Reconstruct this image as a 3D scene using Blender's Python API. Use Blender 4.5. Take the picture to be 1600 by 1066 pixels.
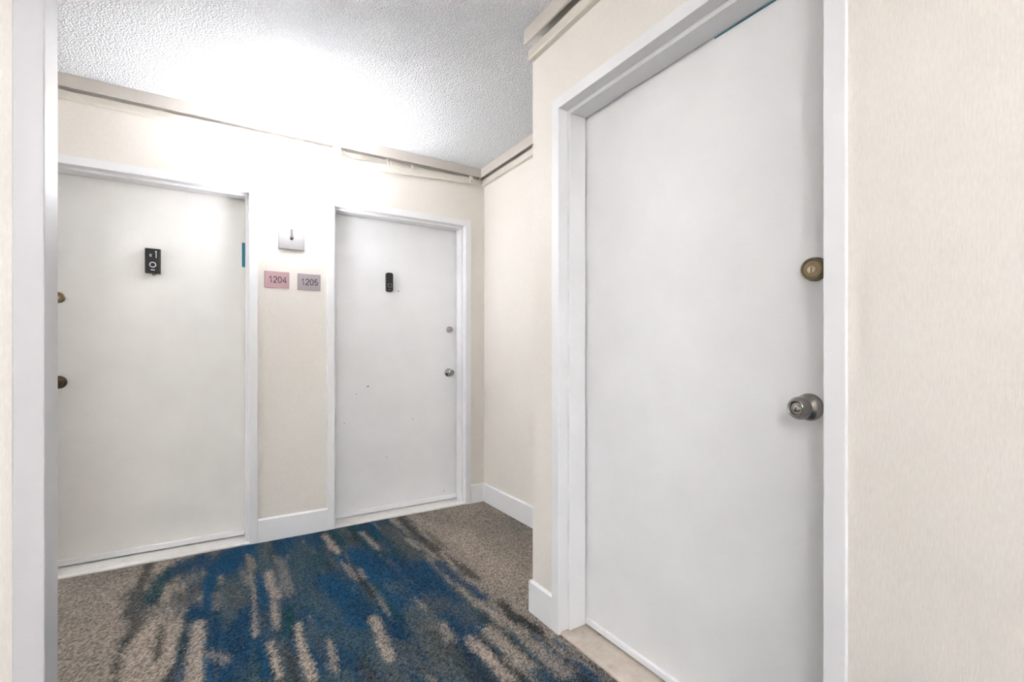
import bpy, bmesh, math, random
import numpy as np
from mathutils import Vector, Matrix

random.seed(7)
for o in list(bpy.data.objects):
    bpy.data.objects.remove(o)
scene = bpy.context.scene
COL = scene.collection

# ------------------------------------------------------------------ camera
FPX, HZ, YAW, CH = 745.0, 552.0, math.radians(31.81), 1.11
cam_d = bpy.data.cameras.new('camera')
cam = bpy.data.objects.new('camera', cam_d)
COL.objects.link(cam)
cam_d.sensor_width = 36.0
cam_d.lens = FPX / 1600.0 * 36.0
cam_d.shift_y = (HZ - 533.0) / 1600.0
cam_d.clip_start = 0.02
cam.location = (0, 0, CH)
cam.rotation_euler = (math.radians(90), 0, -YAW)
scene.camera = cam

# ------------------------------------------------------------------ world, exposure
w = bpy.data.worlds.new('world')
scene.world = w
w.use_nodes = True
w.node_tree.nodes['Background'].inputs[0].default_value = (0.02, 0.02, 0.02, 1)
w.node_tree.nodes['Background'].inputs[1].default_value = 1.0
vs = scene.view_settings
vs.view_transform = 'Standard'
vs.look = 'None'
vs.gamma = 1.0
vs.use_curve_mapping = False
vs.exposure = 2.24
LAMP_BULB = 6.0        # watts of the bulb in each sconce
LAMP_SHADE = 5.2        # glow of the fabric shade
LAMP_HALL = 48.0        # bulb of the sconce farther down the hall
LAMP_FILL_LEFT = 38.0        # bulb of an unseen sconce added as fill from the corridor's left end
LAMP_FILL_REAR = 54.0        # bulb of an unseen rear sconce added to even out the hall light
LAMP_COL = (0.895, 0.92, 1.0)

FR = (math.sin(YAW), math.cos(YAW))
RR = (math.cos(YAW), -math.sin(YAW))


def floor_at(px, py):
    """photo pixel -> point where that line of sight meets the floor, and its depth"""
    a = (px - 800) / FPX
    r = (FR[0] + a * RR[0], FR[1] + a * RR[1])
    t = CH / ((py - HZ) / FPX)
    return r[0] * t, r[1] * t, t


# ------------------------------------------------------------------ materials
def new_mat(name):
    m = bpy.data.materials.new(name)
    m.use_nodes = True
    nt = m.node_tree
    b = nt.nodes['Principled BSDF']
    return m, nt, b


def nd(nt, typ, **kw):
    n = nt.nodes.new(typ)
    for k, v in kw.items():
        if isinstance(k, str) and hasattr(n, k):
            setattr(n, k, v)
    return n


def coords(nt, scale):
    tc = nd(nt, 'ShaderNodeNewGeometry')
    mp = nd(nt, 'ShaderNodeMapping')
    mp.inputs['Scale'].default_value = scale
    nt.links.new(tc.outputs['Position'], mp.inputs['Vector'])
    return mp.outputs['Vector']


def noise(nt, vec, scale, detail=2.0, rough=0.5):
    n = nd(nt, 'ShaderNodeTexNoise')
    n.inputs['Scale'].default_value = scale
    n.inputs['Detail'].default_value = detail
    n.inputs['Roughness'].default_value = rough
    nt.links.new(vec, n.inputs['Vector'])
    return n.outputs['Fac']


def ramp(nt, fac, stops):
    r = nd(nt, 'ShaderNodeValToRGB')
    e = r.color_ramp.elements
    while len(e) < len(stops):
        e.new(0.5)
    for i, (p, c) in enumerate(stops):
        e[i].position = p
        e[i].color = (*c, 1) if len(c) == 3 else c
    nt.links.new(fac, r.inputs['Fac'])
    return r.outputs['Color']


def bump(nt, b, height, strength, dist):
    n = nd(nt, 'ShaderNodeBump')
    n.inputs['Strength'].default_value = strength
    n.inputs['Distance'].default_value = dist
    nt.links.new(height, n.inputs['Height'])
    nt.links.new(n.outputs['Normal'], b.inputs['Normal'])


def mul(c, k):
    return tuple(min(1, x * k) for x in c)


def paint(name, col, rough=0.45, var=0.03, bscale=55.0, bstr=0.10, spec=0.4):
    m, nt, b = new_mat(name)
    v = coords(nt, (1, 1, 1))
    c = ramp(nt, noise(nt, v, 5.0, 4), [(0.3, mul(col, 1 - var)), (0.7, mul(col, 1 + var))])
    nt.links.new(c, b.inputs['Base Color'])
    b.inputs['Roughness'].default_value = rough
    b.inputs['Specular IOR Level'].default_value = spec
    bump(nt, b, noise(nt, v, bscale, 3), bstr, 0.004)
    return m


def metal(name, col, rough=0.28, brushed=None):
    m, nt, b = new_mat(name)
    v = coords(nt, brushed or (1, 1, 1))
    c = ramp(nt, noise(nt, v, 60.0, 3), [(0.3, mul(col, 0.88)), (0.7, mul(col, 1.06))])
    nt.links.new(c, b.inputs['Base Color'])
    b.inputs['Metallic'].default_value = 1.0
    b.inputs['Roughness'].default_value = rough
    bump(nt, b, noise(nt, v, 240.0, 2), 0.05, 0.001)
    return m


def plain(name, col, rough=0.4, spec=0.5):
    m, nt, b = new_mat(name)
    v = coords(nt, (1, 1, 1))
    c = ramp(nt, noise(nt, v, 90.0, 2), [(0.3, mul(col, 0.93)), (0.7, mul(col, 1.07))])
    nt.links.new(c, b.inputs['Base Color'])
    b.inputs['Roughness'].default_value = rough
    b.inputs['Specular IOR Level'].default_value = spec
    return m


def wallpaper():
    m, nt, b = new_mat('wallpaper_cream')
    v = coords(nt, (1, 1, 0.16))
    n1 = noise(nt, v, 330.0, 3, 0.6)
    n2 = noise(nt, coords(nt, (1, 1, 1)), 2.2, 3)
    a = nd(nt, 'ShaderNodeMath', operation='ADD')
    k = nd(nt, 'ShaderNodeMath', operation='MULTIPLY')
    k.inputs[1].default_value = 0.45
    nt.links.new(n2, k.inputs[0])
    nt.links.new(n1, a.inputs[0])
    nt.links.new(k.outputs[0], a.inputs[1])
    c = ramp(nt, a.outputs[0], [(0.45, (0.79, 0.74, 0.672)), (0.98, (0.87, 0.83, 0.765))])
    nt.links.new(c, b.inputs['Base Color'])
    b.inputs['Roughness'].default_value = 0.5
    b.inputs['Specular IOR Level'].default_value = 0.35
    bump(nt, b, n1, 0.22, 0.0025)
    return m


def popcorn():
    m, nt, b = new_mat('popcorn_plaster')
    v = coords(nt, (1, 1, 1))
    vo = nd(nt, 'ShaderNodeTexVoronoi')
    vo.inputs['Scale'].default_value = 115.0
    vo.inputs['Randomness'].default_value = 1.0
    nt.links.new(v, vo.inputs['Vector'])
    n1 = noise(nt, v, 130.0, 4, 0.65)
    sub = nd(nt, 'ShaderNodeMath', operation='SUBTRACT')
    nt.links.new(n1, sub.inputs[0])
    nt.links.new(vo.outputs['Distance'], sub.inputs[1])
    c = ramp(nt, sub.outputs[0], [(0.0, (0.80, 0.815, 0.83)), (0.42, (0.945, 0.955, 0.965))])
    nt.links.new(c, b.inputs['Base Color'])
    b.inputs['Roughness'].default_value = 0.95
    b.inputs['Specular IOR Level'].default_value = 0.1
    bump(nt, b, sub.outputs[0], 0.7, 0.012)
    return m


def carpet():
    m, nt, b = new_mat('carpet_pile')
    at = nd(nt, 'ShaderNodeAttribute')
    at.attribute_name = 'dye'
    v = coords(nt, (1, 1, 1))
    n1 = noise(nt, v, 170.0, 4, 0.75)
    n2 = noise(nt, coords(nt, (1.0, 0.55, 1)), 75.0, 3, 0.65)
    ad = nd(nt, 'ShaderNodeMath', operation='MULTIPLY_ADD')
    ad.inputs[1].default_value = 0.65
    nt.links.new(n2, ad.inputs[0])
    nt.links.new(n1, ad.inputs[2])
    sp = ramp(nt, ad.outputs[0], [(0.60, (0.34, 0.34, 0.35)), (0.79, (0.88, 0.88, 0.88)), (0.99, (1.0, 1.0, 1.0))])
    gain = nd(nt, 'ShaderNodeMix', data_type='RGBA', blend_type='MULTIPLY')
    gain.inputs['Factor'].default_value = 1.0
    nt.links.new(at.outputs['Color'], gain.inputs['A'])
    nt.links.new(sp, gain.inputs['B'])
    # pale stray fibres showing through the dye
    fl = ramp(nt, noise(nt, coords(nt, (1, 0.8, 1)), 190.0, 3, 0.7), [(0.60, (0, 0, 0)), (0.72, (0.40, 0.40, 0.40))])
    mx = nd(nt, 'ShaderNodeMix', data_type='RGBA')
    nt.links.new(fl, mx.inputs['Factor'])
    nt.links.new(gain.outputs['Result'], mx.inputs['A'])
    mx.inputs['B'].default_value = (0.33, 0.31, 0.28, 1)
    nt.links.new(mx.outputs['Result'], b.inputs['Base Color'])
    b.inputs['Roughness'].default_value = 1.0
    b.inputs['Specular IOR Level'].default_value = 0.05
    bump(nt, b, ad.outputs[0], 0.8, 0.012)
    return m


def stone():
    m, nt, b = new_mat('threshold_stone')
    v = coords(nt, (1, 1, 1))
    n = noise(nt, v, 14.0, 6, 0.7)
    c = ramp(nt, n, [(0.26, (0.26, 0.19, 0.13)), (0.40, (0.52, 0.44, 0.36)), (0.68, (0.64, 0.575, 0.50))])
    nt.links.new(c, b.inputs['Base Color'])
    b.inputs['Roughness'].default_value = 0.42
    bump(nt, b, n, 0.2, 0.003)
    return m


def worn_white():
    m, nt, b = new_mat('worn_white_saddle')
    v = coords(nt, (1, 1, 1))
    n = noise(nt, v, 26.0, 6, 0.7)
    c = ramp(nt, n, [(0.25, (0.45, 0.40, 0.34)), (0.38, (0.74, 0.72, 0.68)), (0.7, (0.82, 0.80, 0.77))])
    nt.links.new(c, b.inputs['Base Color'])
    b.inputs['Roughness'].default_value = 0.5
    bump(nt, b, n, 0.2, 0.003)
    return m


def glow(name, strength, col=LAMP_COL):
    m, nt, b = new_mat(name)
    v = coords(nt, (1, 1, 1))
    c = ramp(nt, noise(nt, v, 220.0, 2), [(0.3, mul((0.86, 0.84, 0.80), 0.98)), (0.7, (0.88, 0.86, 0.82))])
    nt.links.new(c, b.inputs['Base Color'])
    b.inputs['Roughness'].default_value = 0.8
    b.inputs['Emission Color'].default_value = (*col, 1)
    b.inputs['Emission Strength'].default_value = strength
    return m


M = {
    'wallpaper': wallpaper(), 'popcorn': popcorn(), 'carpet': carpet(), 'stone': stone(), 'saddle': worn_white(),
    'frame': paint('frame_white', (0.87, 0.865, 0.865), 0.38, 0.02, 40, 0.06),
    'frame_shaded': paint('frame_white_shaded', (0.64, 0.625, 0.64), 0.4, 0.02, 40, 0.06),  # frame white darkened: shade on the partition edge put into the colour
    'base': paint('baseboard_white', (0.88, 0.88, 0.88), 0.35, 0.02, 40, 0.05),
    'door_white': paint('door_white', (0.86, 0.857, 0.85), 0.42, 0.025, 70, 0.12),
    'door_cream': paint('door_cream', (0.86, 0.84, 0.80), 0.45, 0.03, 80, 0.14),
    'trim': paint('trim_greige', (0.60, 0.555, 0.505), 0.5, 0.03, 60, 0.08),
    'raceway': paint('raceway_cream', (0.72, 0.675, 0.60), 0.45, 0.02, 60, 0.05),
    'nickel': metal('satin_nickel', (0.36, 0.335, 0.31), 0.24),
    'chrome': metal('bright_chrome', (0.46, 0.46, 0.46), 0.16),
    'brass': metal('aged_brass', (0.20, 0.155, 0.095), 0.30),
    'brass_hi': metal('worn_brass', (0.50, 0.42, 0.29), 0.28),
    'bronze': metal('dark_bronze', (0.10, 0.07, 0.04), 0.35),
    'plate': paint('brushed_plate', (0.33, 0.315, 0.305), 0.42, 0.03, 200, 0.03),
    'sign': paint('sign_silver', (0.42, 0.36, 0.375), 0.45, 0.04, 200, 0.04),
    'sign_pink_reflect': paint('sign_pink_reflection', (0.52, 0.335, 0.345), 0.45, 0.06, 200, 0.04),  # pink reflection on the plate put into its base colour
    'ink': plain('sign_ink', (0.035, 0.03, 0.035), 0.5),
    'black': plain('black_plastic', (0.011, 0.011, 0.012), 0.4, 0.35),
    'charcoal': plain('charcoal_plastic', (0.028, 0.025, 0.022), 0.45, 0.35),
    'grey': plain('grey_plastic', (0.30, 0.30, 0.31), 0.35),
    'arm': plain('sconce_arm_grey', (0.10, 0.10, 0.105), 0.4),
    'pale': plain('pale_plastic', (0.66, 0.65, 0.66), 0.35),
    'dark': plain('dark_hole', (0.015, 0.013, 0.012), 0.7),
    'teal': plain('teal_tape', (0.015, 0.22, 0.30), 0.5),
    'wire': plain('white_wire', (0.74, 0.72, 0.68), 0.5),
    'scuff': plain('scuff_grey', (0.16, 0.15, 0.14), 0.7),
    'shade': glow('lit_fabric_shade', LAMP_SHADE), 'shade_base': glow('lit_shade_base', LAMP_SHADE * .30), 'bulb': glow('lit_bulb', 12.0),
}

# ------------------------------------------------------------------ mesh helpers
WPOS = {}


def box(bm, x0, x1, y0, y1, z0, z1):
    vs_ = [bm.verts.new(p) for p in ((x0, y0, z0), (x1, y0, z0), (x1, y1, z0), (x0, y1, z0),
                                     (x0, y0, z1), (x1, y0, z1), (x1, y1, z1), (x0, y1, z1))]
    for f in ((0, 3, 2, 1), (4, 5, 6, 7), (0, 1, 5, 4), (1, 2, 6, 5), (2, 3, 7, 6), (3, 0, 4, 7)):
        bm.faces.new([vs_[i] for i in f])
    return vs_


def prism(bm, pts, off):
    """closed polygon (3-D points) pushed along a vector"""
    off = Vector(off)
    a = [bm.verts.new(p) for p in pts]
    b = [bm.verts.new(Vector(p) + off) for p in pts]
    n = len(pts)
    bm.faces.new(a[::-1])
    bm.faces.new(b)
    for i in range(n):
        j = (i + 1) % n
        bm.faces.new((a[i], a[j], b[j], b[i]))


def lathe(bm, prof, seg=40):
    """(r, h) profile turned about +Z"""
    rings = []
    for r, h in prof:
        if r < 1e-6:
            rings.append([bm.verts.new((0, 0, h))])
        else:
            rings.append([bm.verts.new((r * math.cos(2 * math.pi * i / seg), r * math.sin(2 * math.pi * i / seg), h)) for i in range(seg)])
    for a, b in zip(rings[:-1], rings[1:]):
        for i in range(seg):
            j = (i + 1) % seg
            q = [a[i % len(a)], a[j % len(a)], b[j % len(b)], b[i % len(b)]]
            u = []
            for v in q:
                if v not in u:
                    u.append(v)
            if len(u) > 2:
                try:
                    bm.faces.new(u)
                except ValueError:
                    pass


def tube(bm, pts, r, seg=10):
    pts = [Vector(p) for p in pts]
    rings = []
    for i, p in enumerate(pts):
        d = (pts[min(i + 1, len(pts) - 1)] - pts[max(i - 1, 0)]).normalized()
        up = Vector((0, 0, 1)) if abs(d.z) < 0.9 else Vector((1, 0, 0))
        s = d.cross(up).normalized()
        t = s.cross(d).normalized()
        rings.append([bm.verts.new(p + r * (math.cos(2 * math.pi * k / seg) * s + math.sin(2 * math.pi * k / seg) * t)) for k in range(seg)])
    for a, b in zip(rings[:-1], rings[1:]):
        for k in range(seg):
            bm.faces.new((a[k], a[(k + 1) % seg], b[(k + 1) % seg], b[k]))
    bm.faces.new(rings[0][::-1])
    bm.faces.new(rings[-1])


def obj(name, bm, mat, parent=None, bevel=0.0, smooth=False, seg=2, keep=False):
    if not keep:
        bmesh.ops.recalc_face_normals(bm, faces=bm.faces[:])
    co = [v.co for v in bm.verts]
    lo = Vector([min(c[i] for c in co) for i in range(3)])
    hi = Vector([max(c[i] for c in co) for i in range(3)])
    org = Vector(((lo.x + hi.x) / 2, (lo.y + hi.y) / 2, lo.z))
    for v in bm.verts:
        v.co -= org
    me = bpy.data.meshes.new(name)
    bm.to_mesh(me)
    bm.free()
    me.materials.append(mat)
    if smooth:
        for p in me.polygons:
            p.use_smooth = True
    o = bpy.data.objects.new(name, me)
    COL.objects.link(o)
    WPOS[o.name] = org
    if parent is not None:
        o.parent = parent
        o.location = org - WPOS[parent.name]
    else:
        o.location = org
    if bevel > 0:
        md = o.modifiers.new('bevel', 'BEVEL')
        md.width = bevel
        md.segments = seg
        md.limit_method = 'ANGLE'
        md.angle_limit = math.radians(40)
    if smooth:
        md = o.modifiers.new('split', 'EDGE_SPLIT')
        md.split_angle = math.radians(38)
    return o


def empty(name, loc):
    o = bpy.data.objects.new(name, None)
    COL.objects.link(o)
    o.location = loc
    o.empty_display_size = 0.05
    WPOS[o.name] = Vector(loc)
    return o


def tag(o, label, cat, group=None, kind=None):
    o['label'] = label
    o['category'] = cat
    if group:
        o['group'] = group
    if kind:
        o['kind'] = kind
    return o


def struct(name, bm, mat, label, cat, **kw):
    return tag(obj(name, bm, mat, **kw), label, cat, kind='structure')


def boxes(*bb):
    bm = bmesh.new()
    for b in bb:
        box(bm, *b)
    return bm


# a frame of axes per wall: P(origin, u along wall, n out of wall into the room) -> world
class Axes:
    def __init__(s, o, u, n):
        s.o, s.u, s.n = Vector(o), Vector(u), Vector(n)

    def at(s, a, b, z):            # a along the wall, b out from the wall, z up
        return s.o + s.u * a + s.n * b + Vector((0, 0, z))

    def turned(s, a, b, z):        # matrix for lathe shapes: local +Z points out of the wall
        zc = s.n
        yc = Vector((0, 0, 1))
        xc = yc.cross(zc)
        m = Matrix((xc, yc, zc)).transposed().to_4x4()
        m.translation = s.at(a, b, z)
        return m

    def box(s, bm, a0, a1, b0, b1, z0, z1):
        p, q = s.at(a0, b0, z0), s.at(a1, b1, z1)
        box(bm, min(p.x, q.x), max(p.x, q.x), min(p.y, q.y), max(p.y, q.y), z0, z1)


# ------------------------------------------------------------------ room shell
H = 2.468
YB, XA, XR = 3.16, 1.713, 1.155
YC = 1.693                       # outside corner of the right wall
XL, YP = -1.05, 1.263            # left wall of the hall, front of the partition
D1 = (-0.756, 0.162)             # opening of 1204 along X
D2 = (0.635, 1.553)              # opening of 1205 along X
D3 = (0.534, 1.496)              # opening of the right door along Y
HB, HR = 2.043, 2.073            # heads of the openings
g = 0.02

struct('wall_back', boxes((-3.0, D1[0] - g, YB, YB + .2, 0, H), (D1[0] - g, D1[1] + g, YB, YB + .2, HB + g, H),
                          (D1[1] + g, D2[0] - g, YB, YB + .2, 0, H), (D2[0] - g, D2[1] + g, YB, YB + .2, HB + g, H),
                          (D2[1] + g, XA + .16, YB, YB + .2, 0, H)), M['wallpaper'],
       'cream wallpapered wall holding the two numbered doors', 'wall')
struct('wall_right', boxes((XR, XR + .205, D3[1] + g, YC, 0, H), (XR, XR + .205, D3[0] - g, D3[1] + g, HR + g, H),
                           (XR, XR + .205, -3.0, D3[0] - g, 0, H)), M['wallpaper'],
       'cream wallpapered wall around the unnumbered white door', 'wall')
struct('wall_return', boxes((XR + .205, XA + .16, YC - .14, YC, 0, H)), M['wallpaper'],
       'short cream return wall closing the alcove', 'wall')
struct('wall_alcove', boxes((XA, XA + .16, YC, YB, 0, H)), M['wallpaper'],
       'bare cream wallpapered alcove wall beside door 1205', 'wall')
struct('wall_partition', boxes((-3.0, -.292, YP, YP + .066, 0, H)), M['wallpaper'],
       'cream wallpapered partition with white edge frame', 'wall')
struct('wall_left', boxes((XL - .12, XL, -3.0, YP, 0, H)), M['wallpaper'],
       'cream wallpapered hallway wall behind the partition', 'wall')
struct('wall_rear', boxes((XL - .12, XR + .205, -3.12, -3.0, 0, H)), M['wallpaper'],
       'cream wallpapered wall at the rear end of hallway', 'wall')
struct('wall_end', boxes((-3.12, -3.0, YP, YB + .2, 0, H)), M['wallpaper'],
       'cream wallpapered wall past door 1204', 'wall')
struct('ceiling', boxes((-3.12, XA + .16, -3.12, YB + .2, H, H + .1)), M['popcorn'],
       'white popcorn textured ceiling', 'ceiling')


# ------------------------------------------------------------------ carpet
def vnoise(x, y, seed):
    rs = np.random.RandomState(seed)
    tab = rs.rand(256, 256)
    xi, yi = np.floor(x).astype(int), np.floor(y).astype(int)
    fx, fy = x - xi, y - yi
    fx, fy = fx * fx * (3 - 2 * fx), fy * fy * (3 - 2 * fy)
    a = tab[xi % 256, yi % 256]
    b = tab[(xi + 1) % 256, yi % 256]
    c = tab[xi % 256, (yi + 1) % 256]
    d = tab[(xi + 1) % 256, (yi + 1) % 256]
    return (a * (1 - fx) + b * fx) * (1 - fy) + (c * (1 - fx) + d * fx) * fy


def fbm(x, y, seed, octs=3):
    s, k, t = 0, 1.0, 0
    for i in range(octs):
        s = s + k * vnoise(x * 2 ** i, y * 2 ** i, seed + i)
        t += k
        k *= .55
    return s / t


def sstep(a, b, x):
    t = np.clip((x - a) / (b - a), 0, 1)
    return t * t * (3 - 2 * t)


def build_floor():
    x0, x1, y0, y1 = -3.12, XA + .16, -3.12, YB + .2
    fine = 0.0055            # tuft spacing where the carpet shows, coarser farther off
    ax_ = np.concatenate([np.arange(x0, -.8, .03), np.arange(-.8, XA + .02, fine), [x1]])
    ay_ = np.concatenate([np.arange(y0, .85, .03), np.arange(.85, YB + .02, fine), [y1]])
    nx, ny = len(ax_), len(ay_)
    gx, gy = np.meshgrid(ax_, ay_, indexing='ij')
    PX, PY = gx.ravel(), gy.ravel()
    rs = np.random.RandomState(5)
    X = PX + rs.normal(0, .0055, len(PX))       # each tuft takes its dye from a spot close by
    Y = PY + rs.normal(0, .013, len(PY))
    taupe = np.array((0.385, 0.330, 0.280))
    light = np.array((0.485, 0.405, 0.335))
    greyc = np.array((0.255, 0.232, 0.208))
    dark = np.array((0.050, 0.054, 0.052))
    navy = np.array((0.020, 0.066, 0.130))
    blue = np.array((0.017, 0.078, 0.168))
    teal = np.array((0.020, 0.070, 0.092))
    ghost = np.array((0.062, 0.105, 0.135))
    murk = np.array((0.115, 0.122, 0.122))
    C = np.tile(taupe, (len(X), 1))

    def mix(col, m):
        nonlocal C
        m = np.clip(m, 0, 1)[:, None]
        C = C * (1 - m) + col * m

    wob = (fbm(X * 5, Y * 1.6, 3) - .5)
    n_s = fbm(X * 13 + wob * 2, Y * 2.0, 11)            # long streaks down the hall
    n_f = fbm(X * 34, Y * 5.5, 21)
    n_b = fbm(X * 3.2, Y * 2.6, 31)
    n_p = fbm(X * 90, Y * 60, 41, 2)
    mix(greyc, sstep(.50, .72, n_b) * .4)
    mix(light, sstep(.52, .75, fbm(X * 6, Y * 2.4, 51)) * .45)
    # the dyed runner
    lo = -0.13 + wob * .2 + (n_f - .5) * .14
    hi = 1.05 + wob * .30 + (n_f - .5) * .22
    band = sstep(lo - .05, lo + .06, X) * sstep(hi + .05, hi - .06, X)
    base = band * (0.80 + .4 * (n_s - .35))
    mix(ghost, base * 1.15)
    mix(navy, band * sstep(.46, .62, n_s + (n_b - .5) * .5) * .9)
    mix(teal, band * sstep(.54, .68, fbm(X * 11, Y * 1.8, 71)) * .75)
    mix(blue, band * sstep(.50, .66, fbm(X * 8, Y * 1.9, 81)) * .85)
    mix(dark, band * sstep(.60, .74, fbm(X * 22, Y * 2.4, 91)) * .65)
    mix(light, band * sstep(.68, .78, fbm(X * 24, Y * 2.8, 95)) * .45)
    mix(murk, band * sstep(.56, .70, fbm(X * 15, Y * 2.6, 99)) * .45)
    # dark runs just outside the runner
    out = sstep(hi - .05, hi + .05, X) * sstep(1.30, 1.16, X + wob * .1)
    mix(dark, out * sstep(.60, .72, fbm(X * 26, Y * 1.9, 97)) * .5)

    S = []

    def add(ox, col, wpx, k, *pts):
        S.append((ox, col, wpx, k, pts))
    # runs traced on the floor: (crop origin, dye, width, strength, points)
    A, B_, D_ = 80, 380, 640
    add(A, taupe, 420, .9, (160, 600), (150, 980))
    add(A, taupe, 200, .9, (330, 480), (300, 800))
    add(A, dark, 62, .8, (545, 345), (500, 440), (455, 540))
    add(A, dark, 80, .75, (430, 590), (470, 680), (410, 770))
    add(A, dark, 38, .75, (400, 770), (362, 860), (358, 990))
    add(A, murk, 120, .7, (440, 520), (500, 620))
    add(A, teal, 95, .9, (620, 400), (545, 560))
    add(A, light, 26, .7, (580, 350), (550, 430))
    add(A, light, 34, .6, (650, 440), (610, 550))
    add(A, light, 130, .85, (560, 690), (470, 850), (440, 990))
    add(A, light, 90, .85, (670, 680), (640, 860), (560, 985))
    add(A, dark, 34, .75, (600, 690), (580, 800), (580, 870))
    add(A, dark, 44, .8, (735, 640), (725, 760), (700, 880), (620, 990))
    add(A, teal, 48, .6, (735, 640), (700, 880))
    add(A, light, 84, .9, (800, 680), (790, 830), (785, 990))
    add(A, teal, 150, .8, (700, 380), (640, 420))
    add(A, murk, 150, .8, (740, 510), (720, 560))
    add(A, navy, 100, .9, (780, 620), (860, 620))
    add(A, navy, 190, .9, (760, 350), (960, 330))
    add(A, blue, 70, .95, (880, 360), (845, 590))
    add(A, blue, 150, .9, (1000, 300), (960, 380))
    add(A, light, 34, .6, (920, 420), (925, 460))
    add(A, light, 50, .35, (905, 520), (905, 590))
    add(A, murk, 130, .5, (980, 490), (1010, 560))
    add(A, navy, 90, .9, (890, 680), (900, 790))
    add(A, navy, 150, .9, (1010, 680), (1010, 800), (960, 985))
    add(A, light, 60, .45, (870, 840), (950, 880))
    add(A, blue, 64, .9, (1135, 420), (1165, 590))
    add(A, light, 24, .55, (1065, 300), (1100, 500), (1110, 740))
    add(A, blue, 62, .9, (1135, 770), (1165, 960))
    add(A, light, 54, .85, (1175, 400), (1225, 530))
    add(A, light, 40, .7, (1205, 560), (1230, 680))
    add(A, light, 44, .85, (1185, 780), (1245, 960))
    add(A, light, 56, .95, (1335, 690), (1370, 820), (1415, 970))
    add(A, teal, 80, .9, (1290, 590), (1290, 730))
    add(A, ghost, 190, .8, (1370, 280), (1370, 450))
    add(A, light, 60, .35, (1250, 340), (1290, 520))
    add(B_, light, 38, .85, (445, 195), (515, 290))
    add(B_, teal, 70, .9, (480, 180), (545, 240))
    add(B_, light, 34, .6, (640, 180), (735, 270))
    add(B_, blue, 170, .9, (620, 300), (760, 430))
    add(B_, blue, 160, .9, (450, 430), (580, 540))
    add(B_, navy, 120, .9, (600, 560), (680, 620))
    add(B_, dark, 34, .8, (640, 420), (715, 530))
    add(B_, light, 26, .5, (630, 380), (660, 430))
    add(B_, ghost, 140, .7, (330, 540), (480, 620))
    add(B_, ghost, 170, .75, (430, 720), (620, 760))
    add(B_, light, 64, .85, (715, 660), (795, 870))
    add(B_, light, 36, .6, (470, 770), (500, 930))
    add(B_, light, 34, .8, (935, 545), (985, 590))
    add(B_, navy, 100, .9, (800, 660), (930, 900))
    add(B_, blue, 130, .8, (800, 520), (870, 560))
    add(B_, navy, 240, .8, (850, 330), (1010, 480))
    add(B_, teal, 120, .7, (760, 190), (860, 290))
    add(B_, murk, 120, .85, (800, 160), (940, 300))
    add(B_, dark, 66, .8, (855, 100), (960, 210), (1080, 300), (1250, 420))
    add(B_, light, 26, .75, (890, 220), (950, 270))
    add(B_, light, 26, .8, (1075, 290), (1145, 360))
    add(B_, navy, 80, .85, (1060, 340), (1200, 460), (1300, 530))
    add(B_, light, 50, .6, (1180, 490), (1290, 590))
    add(B_, murk, 170, .7, (1050, 560), (1190, 660))
    add(B_, dark, 70, .8, (1400, 560), (1470, 640), (1590, 700))
    add(B_, navy, 120, .85, (1110, 640), (1190, 760), (1310, 980))
    add(B_, dark, 120, .6, (1120, 800), (1310, 980))
    add(B_, light, 50, .75, (1080, 680), (1125, 760))
    add(B_, light, 100, .9, (1260, 770), (1430, 960))
    add(B_, dark, 44, .85, (1270, 730), (1400, 860), (1530, 990))
    add(B_, light, 90, .7, (1330, 720), (1490, 880))
    add(B_, dark, 34, .75, (1390, 700), (1490, 800), (1600, 905))
    add(B_, murk, 190, .7, (1000, 700), (1060, 860))
    add(B_, murk, 120, .7, (880, 800), (1000, 940))
    add(D_, dark, 70, .75, (520, 600), (600, 660), (690, 710))
    add(D_, dark, 34, .75, (690, 710), (790, 830), (900, 940), (980, 1000))
    add(D_, light, 110, .6, (440, 720), (640, 900))
    add(D_, taupe, 130, .8, (700, 800), (820, 930))
    add(D_, greyc, 150, .4, (430, 90), (540, 140))
    add(D_, light, 200, .75, (270, 200), (540, 420))
    for ox, col, wpx, k, pts in S:
        fl = [floor_at(ox + p[0] / 3.478, 780 + p[1] / 3.478) for p in pts]
        d = np.full(len(X), 9.0)
        for p, q in zip(fl[:-1], fl[1:]):
            vx, vy = q[0] - p[0], q[1] - p[1]
            L2 = vx * vx + vy * vy + 1e-9
            t = np.clip(((X - p[0]) * vx + (Y - p[1]) * vy) / L2, 0, 1)
            d = np.minimum(d, np.hypot(X - p[0] - t * vx, (Y - p[1] - t * vy) * .75))
        hw = wpx / 3.478 * (sum(f[2] for f in fl) / len(fl)) / FPX / 2
        dd = d + (n_f - .5) * hw * 1.1 + (n_p - .5) * hw * 1.1
        mix(col, sstep(hw * 1.35, hw * .35, dd) * k)
    # tufts vary a little everywhere
    C = C * (0.84 + .30 * n_p)[:, None] * rs.uniform(.40, 1.60, len(X))[:, None]

    Z = np.zeros_like(PX)
    co = np.stack([PX, PY, Z], 1)
    idx = np.arange(nx * ny).reshape(nx, ny)
    q = np.stack([idx[:-1, :-1], idx[1:, :-1], idx[1:, 1:], idx[:-1, 1:]], -1).reshape(-1, 4)
    me = bpy.data.meshes.new('floor')
    me.vertices.add(len(X))
    me.vertices.foreach_set('co', co.ravel())
    me.loops.add(q.size)
    me.loops.foreach_set('vertex_index', q.ravel())
    me.polygons.add(len(q))
    me.polygons.foreach_set('loop_start', np.arange(0, q.size, 4))
    me.update(calc_edges=True)
    at = me.color_attributes.new('dye', 'FLOAT_COLOR', 'POINT')
    at.data.foreach_set('color', np.concatenate([C, np.ones((len(X), 1))], 1).astype(np.float32).ravel())
    me.materials.append(M['carpet'])
    o = bpy.data.objects.new('floor', me)
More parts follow.
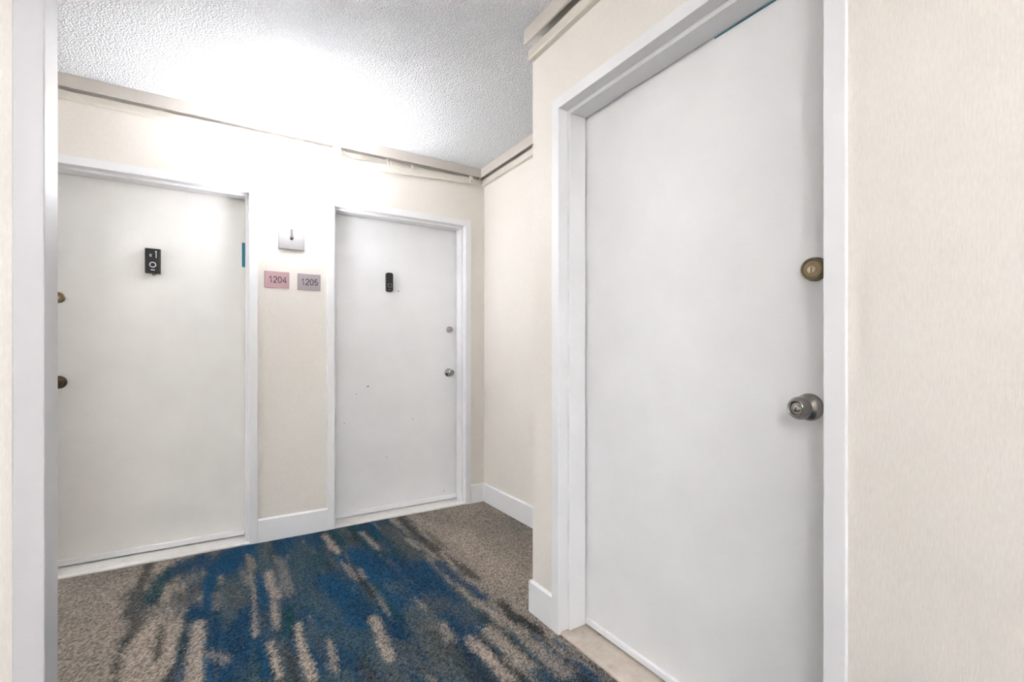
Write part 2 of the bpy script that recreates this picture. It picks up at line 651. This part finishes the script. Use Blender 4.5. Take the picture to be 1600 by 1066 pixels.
    COL.objects.link(o)
    tag(o, 'grey taupe carpet with a streaked blue runner pattern', 'floor', kind='structure')


build_floor()

# ------------------------------------------------------------------ door frames, doors, thresholds
BACK = lambda x: Axes((x, YB - .013, 0), (1, 0, 0), (0, -1, 0))
RIGHT = lambda y: Axes((XR - .013, y, 0), (0, -1, 0), (-1, 0, 0))
PROF = [(.044, -.013), (.044, 0), (0, 0), (0, -.046), (-.015, -.046), (-.015, -.126), (0, -.126), (0, -.19), (.019, -.19), (.019, -.013)]


def frame(name, ax, W, Hh, label):
    bm = bmesh.new()
    rings = []
    for a_of, z_of in ((lambda s: -s, lambda s: 0.0), (lambda s: -s, lambda s: Hh + s),
                       (lambda s: W + s, lambda s: Hh + s), (lambda s: W + s, lambda s: 0.0)):
        rings.append([bm.verts.new(ax.at(a_of(s), n, z_of(s))) for s, n in PROF])
    n = len(PROF)
    for a, b in zip(rings[:-1], rings[1:]):
        for i in range(n):
            j = (i + 1) % n
            bm.faces.new((a[i], a[j], b[j], b[i]))
    bm.faces.new(rings[0])
    bm.faces.new(rings[-1][::-1])
    return struct(name, bm, M['frame'], label, 'door frame', bevel=.0016)


def door(name, ax, W, Hh, mat, label, zb=.016):
    bm = bmesh.new()
    ax.box(bm, .0035, W - .0035, -.172, -.1305, zb, Hh - .0035)
    return struct(name, bm, mat, label, 'door', bevel=.0015)


def sweep(ax, W, parent, z0, z1):
    bm = bmesh.new()
    y0, y1 = -.1305, -.122
    pts = [ax.at(.018, y0, z0), ax.at(.018, y1, z0), ax.at(.018, y1, z1 - .004), ax.at(.018, y0, z1)]
    prism(bm, pts, ax.u * (W - .036))
    o = obj('door_sweep', bm, M['frame'], parent, bevel=.001)
    return o


def threshold(ax, W, mat, label, front=-.004, zt=.014, rnd=.006):
    bm = bmesh.new()
    pr = [(front, 0), (front, zt - rnd), (front - rnd, zt), (-.12, zt + .002), (-.185, zt + .002), (-.185, 0)]
    prism(bm, [ax.at(.001, b, z) for b, z in pr], ax.u * (W - .002))
    o = obj('door_threshold', bm, mat, bevel=.0012)
    return tag(o, label, 'threshold', kind='structure')


def turn(bm, ax, a, b, z):
    bmesh.ops.transform(bm, matrix=ax.turned(a, b, z), verts=bm.verts)


def lathe_part(name, prof, ax, a, b, z, mat, parent, seg=40):
    bm = bmesh.new()
    lathe(bm, prof, seg)
    turn(bm, ax, a, b, z)
    return obj(name, bm, mat, parent, smooth=True)


def keyhole(ax, a, b, z, parent, hgt, wid):
    bm = bmesh.new()
    ax.box(bm, a - wid / 2, a + wid / 2, b, b + .0006, z - hgt * .62, z + hgt * .38)
    return obj('key_slot', bm, M['dark'], parent)


def key_knob(ax, a, z, parent, mat, mat2, s=1.0):
    b = -.1305
    kn = lathe_part('door_knob', [(.0, .030 * s), (.013 * s, .030 * s), (.016 * s, .033 * s), (.024 * s, .038 * s), (.0285 * s, .045 * s), (.0280 * s, .052 * s),
                                  (.0245 * s, .060 * s), (.0205 * s, .0665 * s), (.0185 * s, .068 * s), (.0162 * s, .0665 * s), (.0140 * s, .0605 * s), (.0, .0605 * s)],
                    ax, a, b, z, mat, parent)
    lathe_part('rose', [(.0, .0), (.0345 * s, .0), (.0345 * s, .003), (.031 * s, .008), (.022 * s, .012), (.015 * s, .016), (.0135 * s, .031 * s), (.0, .031 * s)], ax, a, b, z, mat, kn)
    cy = lathe_part('key_cylinder', [(.0, .058 * s), (.0085 * s, .058 * s), (.0085 * s, .0635 * s), (.0072 * s, .0645 * s), (.0, .0645 * s)], ax, a, b, z, mat2, kn, 28)
    bm = bmesh.new()
    ax.box(bm, a - .0008, a + .0008, b + .0640 * s, b + .0650 * s, z - .005 * s, z + .0035 * s)
    obj('key_slot', bm, M['dark'], kn)
    return kn


def deadbolt(ax, a, z, parent, mat, mat2, r=.028, dep=.022):
    b = -.1305
    db = lathe_part('deadbolt', [(.0, .0), (r * 1.06, .0), (r * 1.06, .004), (r * 1.0, .0055), (r * 1.0, .008), (r, dep - .006), (r * .93, dep), (r * .78, dep + .0005), (r * .72, dep - .002), (.0, dep - .0025)],
                    ax, a, b, z, mat, parent)
    lathe_part('key_cylinder', [(.0, dep - .004), (r * .36, dep - .004), (r * .36, dep - .0005), (r * .30, dep + .0004), (.0, dep + .0004)], ax, a, b, z - r * .08, mat2, db, 28)
    bm = bmesh.new()
    ax.box(bm, a - .0009, a + .0009, b + dep, b + dep + .001, z - r * .38, z + r * .14)
    obj('key_slot', bm, M['dark'], db)
    return db


W1, W2, W3 = D1[1] - D1[0], D2[1] - D2[0], D3[1] - D3[0]
A1, A2, A3 = BACK(D1[0]), BACK(D2[0]), RIGHT(D3[1])

frame('trim_1', A1, W1, HB, 'white painted frame around cream door 1204')
frame('trim_2', A2, W2, HB, 'white painted frame around grey-white door 1205')
frame('trim_3', A3, W3, HR, 'white painted frame around the unnumbered door')

d1 = door('door_1', A1, W1, HB, M['door_cream'], 'cream flat door with boxy black doorbell, number 1204', .034)
d2 = door('door_2', A2, W2, HB, M['door_white'], 'scuffed white flat door with slim black doorbell, number 1205', .020)
d3 = door('door_3', A3, W3, HR, M['door_white'], 'white flat door with brass deadbolt and nickel knob', .020)
sweep(A1, W1, d1, .0245, .056)
sweep(A2, W2, d2, .022, .054)
sweep(A3, W3, d3, .022, .048)
threshold(A1, W1, M['saddle'], 'worn white threshold under cream door 1204')
threshold(A2, W2, M['saddle'], 'worn white threshold under door 1205')
threshold(A3, W3, M['stone'], 'stained beige stone threshold under the unnumbered door', -.010, .013)

key_knob(A2, 1.474 - D2[0], .965, d2, M['chrome'], M['nickel'], .92)
deadbolt(A2, 1.482 - D2[0], 1.286, d2, M['chrome'], M['nickel'], .023, .018)
key_knob(A1, -.681 - D1[0], .962, d1, M['bronze'], M['brass'], .95)
deadbolt(A1, -.683 - D1[0], 1.393, d1, M['brass'], M['brass_hi'], .026, .02)
key_knob(A3, D3[1] - .627, .974, d3, M['nickel'], M['chrome'], 1.0)
deadbolt(A3, D3[1] - .612, 1.319, d3, M['brass'], M['brass_hi'], .028, .022)


def scuff(ax, a, z, wd, ht, parent, rot=0.0, name='scuff_mark', mat='scuff'):
    bm = bmesh.new()
    c, s = math.cos(rot), math.sin(rot)
    pts = []
    for k in range(8):
        t = 2 * math.pi * k / 8
        rr = 1 + .25 * math.sin(3 * t + a * 50)
        u, v = wd / 2 * math.cos(t) * rr, ht / 2 * math.sin(t) * rr
        pts.append(ax.at(a + u * c - v * s, -.1304, z + u * s + v * c))
    prism(bm, pts, ax.n * .0005)
    return obj(name, bm, M[mat], parent)


def on_back(px, py, yq=YB + .117):
    a = (px - 800) / FPX
    t = yq / (FR[1] + a * RR[1])
    return (FR[0] + a * RR[0]) * t, CH + (HZ - py) / FPX * t


for px, py, wd, ht, r in ((575, 604, .016, .008, .5), (557, 616, .006, .007, 0), (645, 655, .007, .006, 0), (538, 662, .006, .005, 0), (604, 715, .006, .006, 0), (694, 767, .008, .010, .3)):
    x, z = on_back(px, py)
    scuff(A2, x - D2[0], z, wd, ht, d2, r)
x, z = on_back(622.5, 455)
scuff(A2, x - D2[0], z, .008, .009, d2, 0, 'screw_hole', 'dark')
for px, py, wd in ((205, 866, .03), (262, 855, .024)):
    x, z = on_back(px, py)
    scuff(A1, x - D1[0], z, wd, .003, d1, .03)
bm = bmesh.new()
A2.box(bm, W2 - .021, W2 - .0152, -.108, -.09, 1.742, 1.83)
ct = obj('contact_plate', bm, M['frame'], bpy.data.objects['trim_2'], bevel=.001)

# edge frame of the partition beside the hallway
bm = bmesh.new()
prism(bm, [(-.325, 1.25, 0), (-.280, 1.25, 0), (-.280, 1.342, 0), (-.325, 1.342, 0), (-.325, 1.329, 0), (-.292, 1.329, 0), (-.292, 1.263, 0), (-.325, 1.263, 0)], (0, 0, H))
struct('trim_4', bm, M['frame_shaded'], 'white painted frame capping the end of the partition', 'door frame', bevel=.0025)


# ------------------------------------------------------------------ baseboards
def baseboard(name, o, u, n, L, label):
    u, n, o = Vector(u), Vector(n), Vector(o)
    bm = bmesh.new()
    pr = [(0, 0), (.013, 0), (.013, .129), (.006, .137), (0, .137)]
    prism(bm, [o + n * b + Vector((0, 0, z)) for b, z in pr], u * L)
    struct(name, bm, M['base'], label, 'baseboard', bevel=.0008)


baseboard('baseboard_back', (D1[1] + .044, YB, 0), (1, 0, 0), (0, -1, 0), D2[0] - D1[1] - .088, 'white baseboard between doors 1204 and 1205')
baseboard('baseboard_far', (-3.0, YB, 0), (1, 0, 0), (0, -1, 0), 3.0 + D1[0] - .044, 'white baseboard on the wall past door 1204')
baseboard('baseboard_corner', (D2[1] + .044, YB, 0), (1, 0, 0), (0, -1, 0), XA - D2[1] - .044, 'short white baseboard between door 1205 and corner')
baseboard('baseboard_alcove', (XA, YC + .02, 0), (0, 1, 0), (-1, 0, 0), YB - YC - .033, 'white baseboard along the alcove wall')
baseboard('baseboard_return', (XR - .013, YC, 0), (1, 0, 0), (0, 1, 0), XA - XR + .013, 'white baseboard along the alcove return wall')
baseboard('baseboard_right', (XR, D3[1] + .044, 0), (0, 1, 0), (-1, 0, 0), YC - D3[1] - .044, 'stubby white baseboard beside the unnumbered door frame')
baseboard('baseboard_hall', (XR, -3.0, 0), (0, 1, 0), (-1, 0, 0), 3.0 + D3[0] - .044, 'long white baseboard down the hallway wall')
baseboard('baseboard_left', (XL, -3.0, 0), (0, 1, 0), (1, 0, 0), 3.0 + YP, 'white baseboard on hallway wall under the sconce')
baseboard('baseboard_partition', (XL + .013, YP, 0), (1, 0, 0), (0, -1, 0), -.325 - XL - .013, 'white baseboard on the front of partition')


# ------------------------------------------------------------------ ceiling edge channel and cable raceway
def channel(name, o, u, n, L, label):
    u, n, o = Vector(u), Vector(n), Vector(o)
    bm = bmesh.new()
    pr = [(.055, H), (.055, 2.405), (.046, 2.405), (.046, 2.409), (.051, 2.409), (.051, H)]
    prism(bm, [o + n * b + Vector((0, 0, z)) for b, z in pr], u * L)
    struct(name, bm, M['trim'], label, 'ceiling trim', bevel=.0008)


def raceway(name, o, u, n, L, label, z0=2.358, z1=2.398, dep=.028):
    u, n, o = Vector(u), Vector(n), Vector(o)
    bm = bmesh.new()
    pr = [(0, z0), (dep - .006, z0), (dep, z0 + .006), (dep, z1 - .003), (dep - .003, z1), (0, z1)]
    prism(bm, [o + n * b + Vector((0, 0, z)) for b, z in pr], u * L)
    return struct(name, bm, M['raceway'], label, 'cable raceway', bevel=.0008)


XSAG0, XSAG1 = 0.640, 1.575
channel('trim_5', (-3.0, YB, 0), (1, 0, 0), (0, -1, 0), 3.0 + XA - .055, 'greige channel along the ceiling above numbered doors')
channel('trim_6', (XA, YC + .02, 0), (0, 1, 0), (-1, 0, 0), YB - YC - .02, 'greige channel along the ceiling of the alcove wall')
channel('trim_7', (XR, -3.0, 0), (0, 1, 0), (-1, 0, 0), 3.0 + YC - .013, 'greige cut-off channel along the ceiling above the unnumbered door')
raceway('trim_8', (-3.0, YB, 0), (1, 0, 0), (0, -1, 0), 3.0 + XSAG0 - .012, 'cream cable raceway above door 1204 running past the sconce')
raceway('trim_9', (XSAG1 + .028, YB, 0), (1, 0, 0), (0, -1, 0), XA - .034 - XSAG1 - .028, 'short cream raceway stub in the corner above door 1205')
raceway('trim_10', (XA, YC + .02, 0), (0, 1, 0), (-1, 0, 0), YB - YC - .02, 'cream cable raceway along the alcove wall')
raceway('trim_11', (XR, -3.0, 0), (0, 1, 0), (-1, 0, 0), 3.0 + YC - .005, 'cream cut-off raceway above the unnumbered door')
raceway('trim_12', (XSAG0 - .012, YB, 0), (1, 0, 0), (0, -1, 0), XSAG1 + .012 - XSAG0, 'open raceway backing behind the sagging cover', 2.362, 2.402, .012)

# the sprung raceway cover that sags at one end
sag = empty('raceway_cover', (XSAG0 + .45, YB - .02, 2.30))
tag(sag, 'cream raceway cover sagging loose above door 1205', 'cable raceway')
bm = bmesh.new()
dz0, dz1 = -.058, -.002
for (b0, b1, za, zb_) in ((.030, .034, 2.360, 2.398), (.013, .034, 2.357, 2.360)):
    p = [Vector((XSAG0, YB - b0, za + dz0)), Vector((XSAG0, YB - b1, za + dz0)), Vector((XSAG0, YB - b1, zb_ + dz0)), Vector((XSAG0, YB - b0, zb_ + dz0))]
    prism(bm, p, (XSAG1 - XSAG0, 0, dz1 - dz0))
obj('cover_strip', bm, M['raceway'], sag)
bm = bmesh.new()
box(bm, XSAG0 - .020, XSAG0 + .030, YB - .040, YB - .0125, 2.322, 2.408)
obj('end_bracket', bm, M['frame'], sag, bevel=.004)
bm = bmesh.new()
box(bm, XSAG1 - .002, XSAG1 + .026, YB - .042, YB - .0125, 2.352, 2.412)
cl = obj('joint_clip', bm, M['raceway'], sag, bevel=.004)
bm = bmesh.new()
lathe(bm, [(0, 0), (.004, 0), (.003, .002), (0, .0025)], 14)
turn(bm, BACK(0), XSAG1 + .012, .029, 2.368)
obj('screw', bm, M['dark'], cl, smooth=True)

wr = empty('loose_wire', (1.0, YB - .03, 2.36))
tag(wr, 'loops of thin white wire poking out above sagging raceway cover', 'wire')


def wire(pts, r=.0022):
    bm = bmesh.new()
    P = [Vector(p) for p in pts]
    out = []
    for i in range(len(P) - 1):
        p0, p1, p2, p3 = P[max(i - 1, 0)], P[i], P[i + 1], P[min(i + 2, len(P) - 1)]
        for k in range(8):
            t = k / 8
            out.append(.5 * ((2 * p1) + (p2 - p0) * t + (2 * p0 - 5 * p1 + 4 * p2 - p3) * t * t + (3 * p1 - p0 - 3 * p2 + p3) * t ** 3))
    out.append(P[-1])
    tube(bm, out, r, 8)
    obj('wire_loop', bm, M['wire'], wr, smooth=True)


yw = YB - .045
wire([(.968, yw, 2.405), (.960, yw - .012, 2.392), (.957, yw - .014, 2.372), (.966, yw - .01, 2.350)])
wire([(.985, yw, 2.400), (.980, yw - .012, 2.380), (.988, yw - .012, 2.352)])
wire([(.985, yw - .008, 2.374), (1.03, yw - .016, 2.352), (1.08, yw - .016, 2.338), (1.115, yw - .012, 2.345)])
wire([(1.125, yw, 2.392), (1.132, yw - .012, 2.372), (1.122, yw - .014, 2.350), (1.108, yw - .010, 2.338)])
wire([(.685, yw, 2.385), (.715, yw - .01, 2.362), (.745, yw - .008, 2.345)], .0018)


# ------------------------------------------------------------------ wall sconces
def sconce(ax, z, label, watts, parts_seg=48):
    """ax origin on the wall, centre line of the lamp"""
    root = empty('wall_sconce', ax.at(0, 0, z - .07))
    tag(root, label, 'wall lamp', 'hallway wall sconces')
    bm = bmesh.new()
    ax.box(bm, -.071, .071, 0, .022, z - .068, z + .068)
    bp = obj('back_plate', bm, M['plate'], root, bevel=.003)
    bm = bmesh.new()
    lathe(bm, [(0, 0), (.010, 0), (.010, .004), (.0065, .007), (0, .0075)], 24)
    turn(bm, ax, 0, .022, z)
    obj('arm_cap', bm, M['bronze'], bp, smooth=True)
    bm = bmesh.new()
    ax.box(bm, -.0055, .0055, .022, .030, z + .004, z + .084)
    ax.box(bm, -.0055, .0055, .030, .135, z + .074, z + .084)
    obj('arm', bm, M['arm'], root, bevel=.0015)
    c = ax.at(0, .135, 0)

    def put(name, prof, mat, par):
        b = bmesh.new()
        lathe(b, prof, parts_seg)
        bmesh.ops.translate(b, verts=b.verts, vec=(c.x, c.y, z))
        return obj(name, b, mat, par, smooth=True)
    put('socket', [(0, .060), (.016, .060), (.018, .064), (.018, .095), (.012, .100), (0, .100)], M['nickel'], root)
    sh = put('lamp_shade', [(.1235, .056), (.1255, .056), (.1055, .300), (.104, .300), (.1235, .056)], M['shade'], root)
    put('shade_base', [(.0, .054), (.124, .054), (.1243, .0555), (.123, .0575), (.0, .058)], M['shade_base'], sh)
    for zz, rr in ((.056, .1245), (.296, .1050)):
        b = bmesh.new()
        pts = [(c.x + rr * math.cos(2 * math.pi * k / 48), c.y + rr * math.sin(2 * math.pi * k / 48), z + zz) for k in range(49)]
        tube(b, pts, .0016, 6)
        obj('shade_ring', b, M['wire'], sh, smooth=True)
    put('bulb', [(0, .100), (.013, .100), (.014, .118), (.026, .142), (.030, .160), (.026, .180), (.014, .192), (0, .195)], M['bulb'], root)
    ld = bpy.data.lights.new('bulb_light', 'POINT')
    ld.energy = watts
    ld.color = LAMP_COL
    ld.shadow_soft_size = .055
    lo = bpy.data.objects.new('bulb_light', ld)
    COL.objects.link(lo)
    lo.parent = root
    lo.location = Vector((c.x, c.y, z + .235)) - WPOS[root.name]
    return root


sconce(Axes((.386, YB, 0), (1, 0, 0), (0, -1, 0)), 1.803, 'lit wall sconce with drum shade above the number signs', LAMP_BULB)
sconce(Axes((XL, -1.15, 0), (0, 1, 0), (1, 0, 0)), 1.803, 'lit wall sconce on the hallway wall behind partition', LAMP_HALL)
sconce(Axes((-3.0, 2.25, 0), (0, 1, 0), (1, 0, 0)), 1.803, 'added unseen fill sconce on the end wall past door 1204', LAMP_FILL_LEFT)
sconce(Axes((.15, -3.0, 0), (-1, 0, 0), (0, 1, 0)), 1.803, 'added unseen fill sconce on the rear wall of hallway', LAMP_FILL_REAR)


# ------------------------------------------------------------------ number signs
def arc(cx, cy, rx, ry, a0, a1, n=18):
    return [(cx + rx * math.cos(math.radians(a0 + (a1 - a0) * k / n)), cy + ry * math.sin(math.radians(a0 + (a1 - a0) * k / n))) for k in range(n + 1)]


DIGITS = {'1': [(.08, .74), (.22, .79), (.31, .86), (.35, 1.0), (.35, 0)],
          '2': arc(.28, .70, .23, .26, 175, -25) + [(.32, .38), (.12, .20), (.05, .05), (.53, .05)],
          '0': arc(.28, .5, .23, .47, 0, 360, 30)[:-1],
          '4': [(.40, 0), (.40, .97), (.04, .29), (.55, .29)],
          '5': [(.49, .95), (.14, .95), (.08, .50)] + arc(.28, .32, .23, .28, 140, -160)}


def ribbon(bm, P, w_, closed=False):
    """flat raised stroke along points that lie on the wall"""
    n = len(P)
    L = []
    for i, p in enumerate(P):
        q0 = P[(i - 1) % n] if closed or i else p
        q1 = P[(i + 1) % n] if closed or i < n - 1 else p
        d0 = (p - q0).normalized() if (p - q0).length else (q1 - p).normalized()
        d1_ = (q1 - p).normalized() if (q1 - p).length else d0
        n0, n1 = Vector((-d0.z, 0, d0.x)), Vector((-d1_.z, 0, d1_.x))
        m = (n0 + n1).normalized()
        k = min(1.0 / max(m.dot(n0), .35), 2.2) * w_ / 2
        L.append([bm.verts.new(p + m * k), bm.verts.new(p - m * k), bm.verts.new(p - m * k + Vector((0, -.0008, 0))), bm.verts.new(p + m * k + Vector((0, -.0008, 0)))])
    for i in range(n if closed else n - 1):
        a, b_ = L[i], L[(i + 1) % n]
        for k in range(4):
            bm.faces.new((a[k], a[(k + 1) % 4], b_[(k + 1) % 4], b_[k]))
    if not closed:
        bm.faces.new(L[0])
        bm.faces.new(L[-1][::-1])


def sign(x0, x1, z0, z1, text, mat, label):
    cx, cz = (x0 + x1) / 2, (z0 + z1) / 2
    bm = bmesh.new()
    box(bm, x0, x1, YB - .005, YB, z0, z1)
    o = tag(obj('number_sign', bm, mat, bevel=.0012), label, 'sign', 'room number signs')
    b = bmesh.new()
    hgt = .038
    adv = hgt * .66
    sx = cx + .0025 - adv * len(text) / 2
    for i, ch in enumerate(text):
        P = [Vector((sx + i * adv + hgt * (p[0] + .05), YB - .005, cz - hgt * .48 + hgt * p[1])) for p in DIGITS[ch]]
        ribbon(b, P, hgt * .125, ch == '0')
    obj('numerals', b, M['ink'], o)


sign(.242, .375, 1.499, 1.597, '1204', M['sign_pink_reflect'], 'metal sign with a pink reflection in its colour reading 1204 under the sconce')
sign(.420, .552, 1.497, 1.597, '1205', M['sign'], 'silver metal sign reading 1205 beside door 1205 frame')

# ------------------------------------------------------------------ doorbells
FB = Axes((0, YB + .1175, 0), (1, 0, 0), (0, -1, 0))      # door faces on the back wall


def ring(name, a, b, z, r, w_, h_, mat, par):
    return lathe_part(name, [(r - w_, 0), (r, 0), (r, h_), (r - w_, h_), (r - w_, 0)], FB, a, b, z, mat, par, 36)


a0, a1, z0, z1 = -.326, -.264, 1.551, 1.679
cx = (a0 + a1) / 2
b1 = empty('video_doorbell', FB.at(cx, 0, z0))
tag(b1, 'boxy black video doorbell with pale button ring on door 1204', 'doorbell')
bm = bmesh.new()
FB.box(bm, a0 + .002, a1 - .002, 0, .026, z0 + .002, z1 - .002)
body = obj('body', bm, M['black'], b1, bevel=.004, seg=3)
bm = bmesh.new()          # surrounding guard bracket
FB.box(bm, a0 - .003, a0 + .004, 0, .029, z0 - .002, z1 + .003)
FB.box(bm, a1 - .004, a1 + .003, 0, .029, z0 - .002, z1 + .003)
FB.box(bm, a0 + .004, a1 - .004, 0, .029, z1 - .002, z1 + .003)
FB.box(bm, a0 + .004, a1 - .004, 0, .029, z0 - .002, z0 + .003)
obj('guard_bracket', bm, M['charcoal'], b1, bevel=.001)
ring('button_ring', cx, .026, 1.594, .0155, .0045, .003, M['pale'], body)
lathe_part('button', [(0, .001), (.0105, .001), (.0105, .003), (.009, .0042), (0, .0045)], FB, cx, .025, 1.594, M['black'], body, 30)
bm = bmesh.new()
FB.box(bm, cx - .015, cx + .006, .026, .0272, 1.637, 1.652)
obj('camera_window', bm, M['grey'], body, bevel=.0008)
lathe_part('camera_lens', [(0, 0), (.0095, 0), (.0095, .002), (.006, .0045), (0, .0055)], FB, cx + .004, .0262, 1.6445, M['black'], body, 26)
bm = bmesh.new()
FB.box(bm, cx + .011, cx + .0175, .026, .0285, 1.662, 1.669)
FB.box(bm, cx + .0135, cx + .0165, .026, .0282, 1.632, 1.660)
obj('guard_clip', bm, M['pale'], body)
bm = bmesh.new()
FB.box(bm, cx - .009, cx + .009, .026, .0266, 1.563, 1.568)
obj('logo_mark', bm, M['pale'], body, bevel=.0003)
bm = bmesh.new()
pts = [FB.at(cx + .004 + .0075 * math.cos(math.pi + math.pi * k / 12), .014, 1.549 + .0105 * math.sin(math.pi + math.pi * k / 12)) for k in range(13)]
tube(bm, pts, .0022, 8)
obj('lock_loop', bm, M['charcoal'], b1, smooth=True)

# slim rounded doorbell
a0, a1, z0, z1 = .998, 1.046, 1.537, 1.668
cx = (a0 + a1) / 2
b2 = empty('video_doorbell', FB.at(cx, 0, z0))
tag(b2, 'slim rounded black video doorbell on scuffed door 1205', 'doorbell')


def pill(bm, x0, x1, zz0, zz1, r, b0, b1_):
    pts = []
    for cx_, cz_, s in ((x1 - r, zz1 - r, 0), (x0 + r, zz1 - r, 1), (x0 + r, zz0 + r, 2), (x1 - r, zz0 + r, 3)):
        for k in range(7):
            t = math.pi / 2 * (s + k / 6)
            pts.append(FB.at(cx_ + r * math.cos(t), b0, cz_ + r * math.sin(t)))
    prism(bm, pts, FB.n * (b1_ - b0))


bm = bmesh.new()
pill(bm, a0, a1, z0, z1, .0125, 0, .024)
body = obj('body', bm, M['black'], b2, bevel=.003, seg=3, smooth=True)
bm = bmesh.new()
pill(bm, a0 + .005, a1 - .005, 1.605, z1 - .006, .008, .024, .0252)
pn = obj('front_panel', bm, M['charcoal'], b2, bevel=.0006)
lathe_part('camera_lens', [(0, 0), (.006, 0), (.006, .0012), (.0035, .0025), (0, .003)], FB, cx, .025, 1.652, M['black'], pn, 24)
ring('button_ring', cx, .024, 1.579, .0150, .0030, .0022, M['grey'], body)
lathe_part('button', [(0, 0), (.0110, 0), (.0110, .002), (.009, .0032), (0, .0035)], FB, cx, .0238, 1.579, M['black'], body, 30)
bm = bmesh.new()
FB.box(bm, cx - .007, cx + .007, .024, .0244, 1.549, 1.552)
obj('logo_mark', bm, M['grey'], body)

# ------------------------------------------------------------------ bits of teal tape
bm = bmesh.new()
FB.box(bm, .1305, .150, .0006, .0016, 1.626, 1.772)
t1 = tag(obj('painters_tape', bm, M['teal']), 'strip of teal tape on the edge of cream door 1204', 'tape')
bm = bmesh.new()
A3.box(bm, .60, .935, -.1303, -.1292, HR - .0195, HR - .0155)
t2 = tag(obj('painters_tape', bm, M['teal']), 'thin teal tape along the top of the unnumbered door', 'tape')
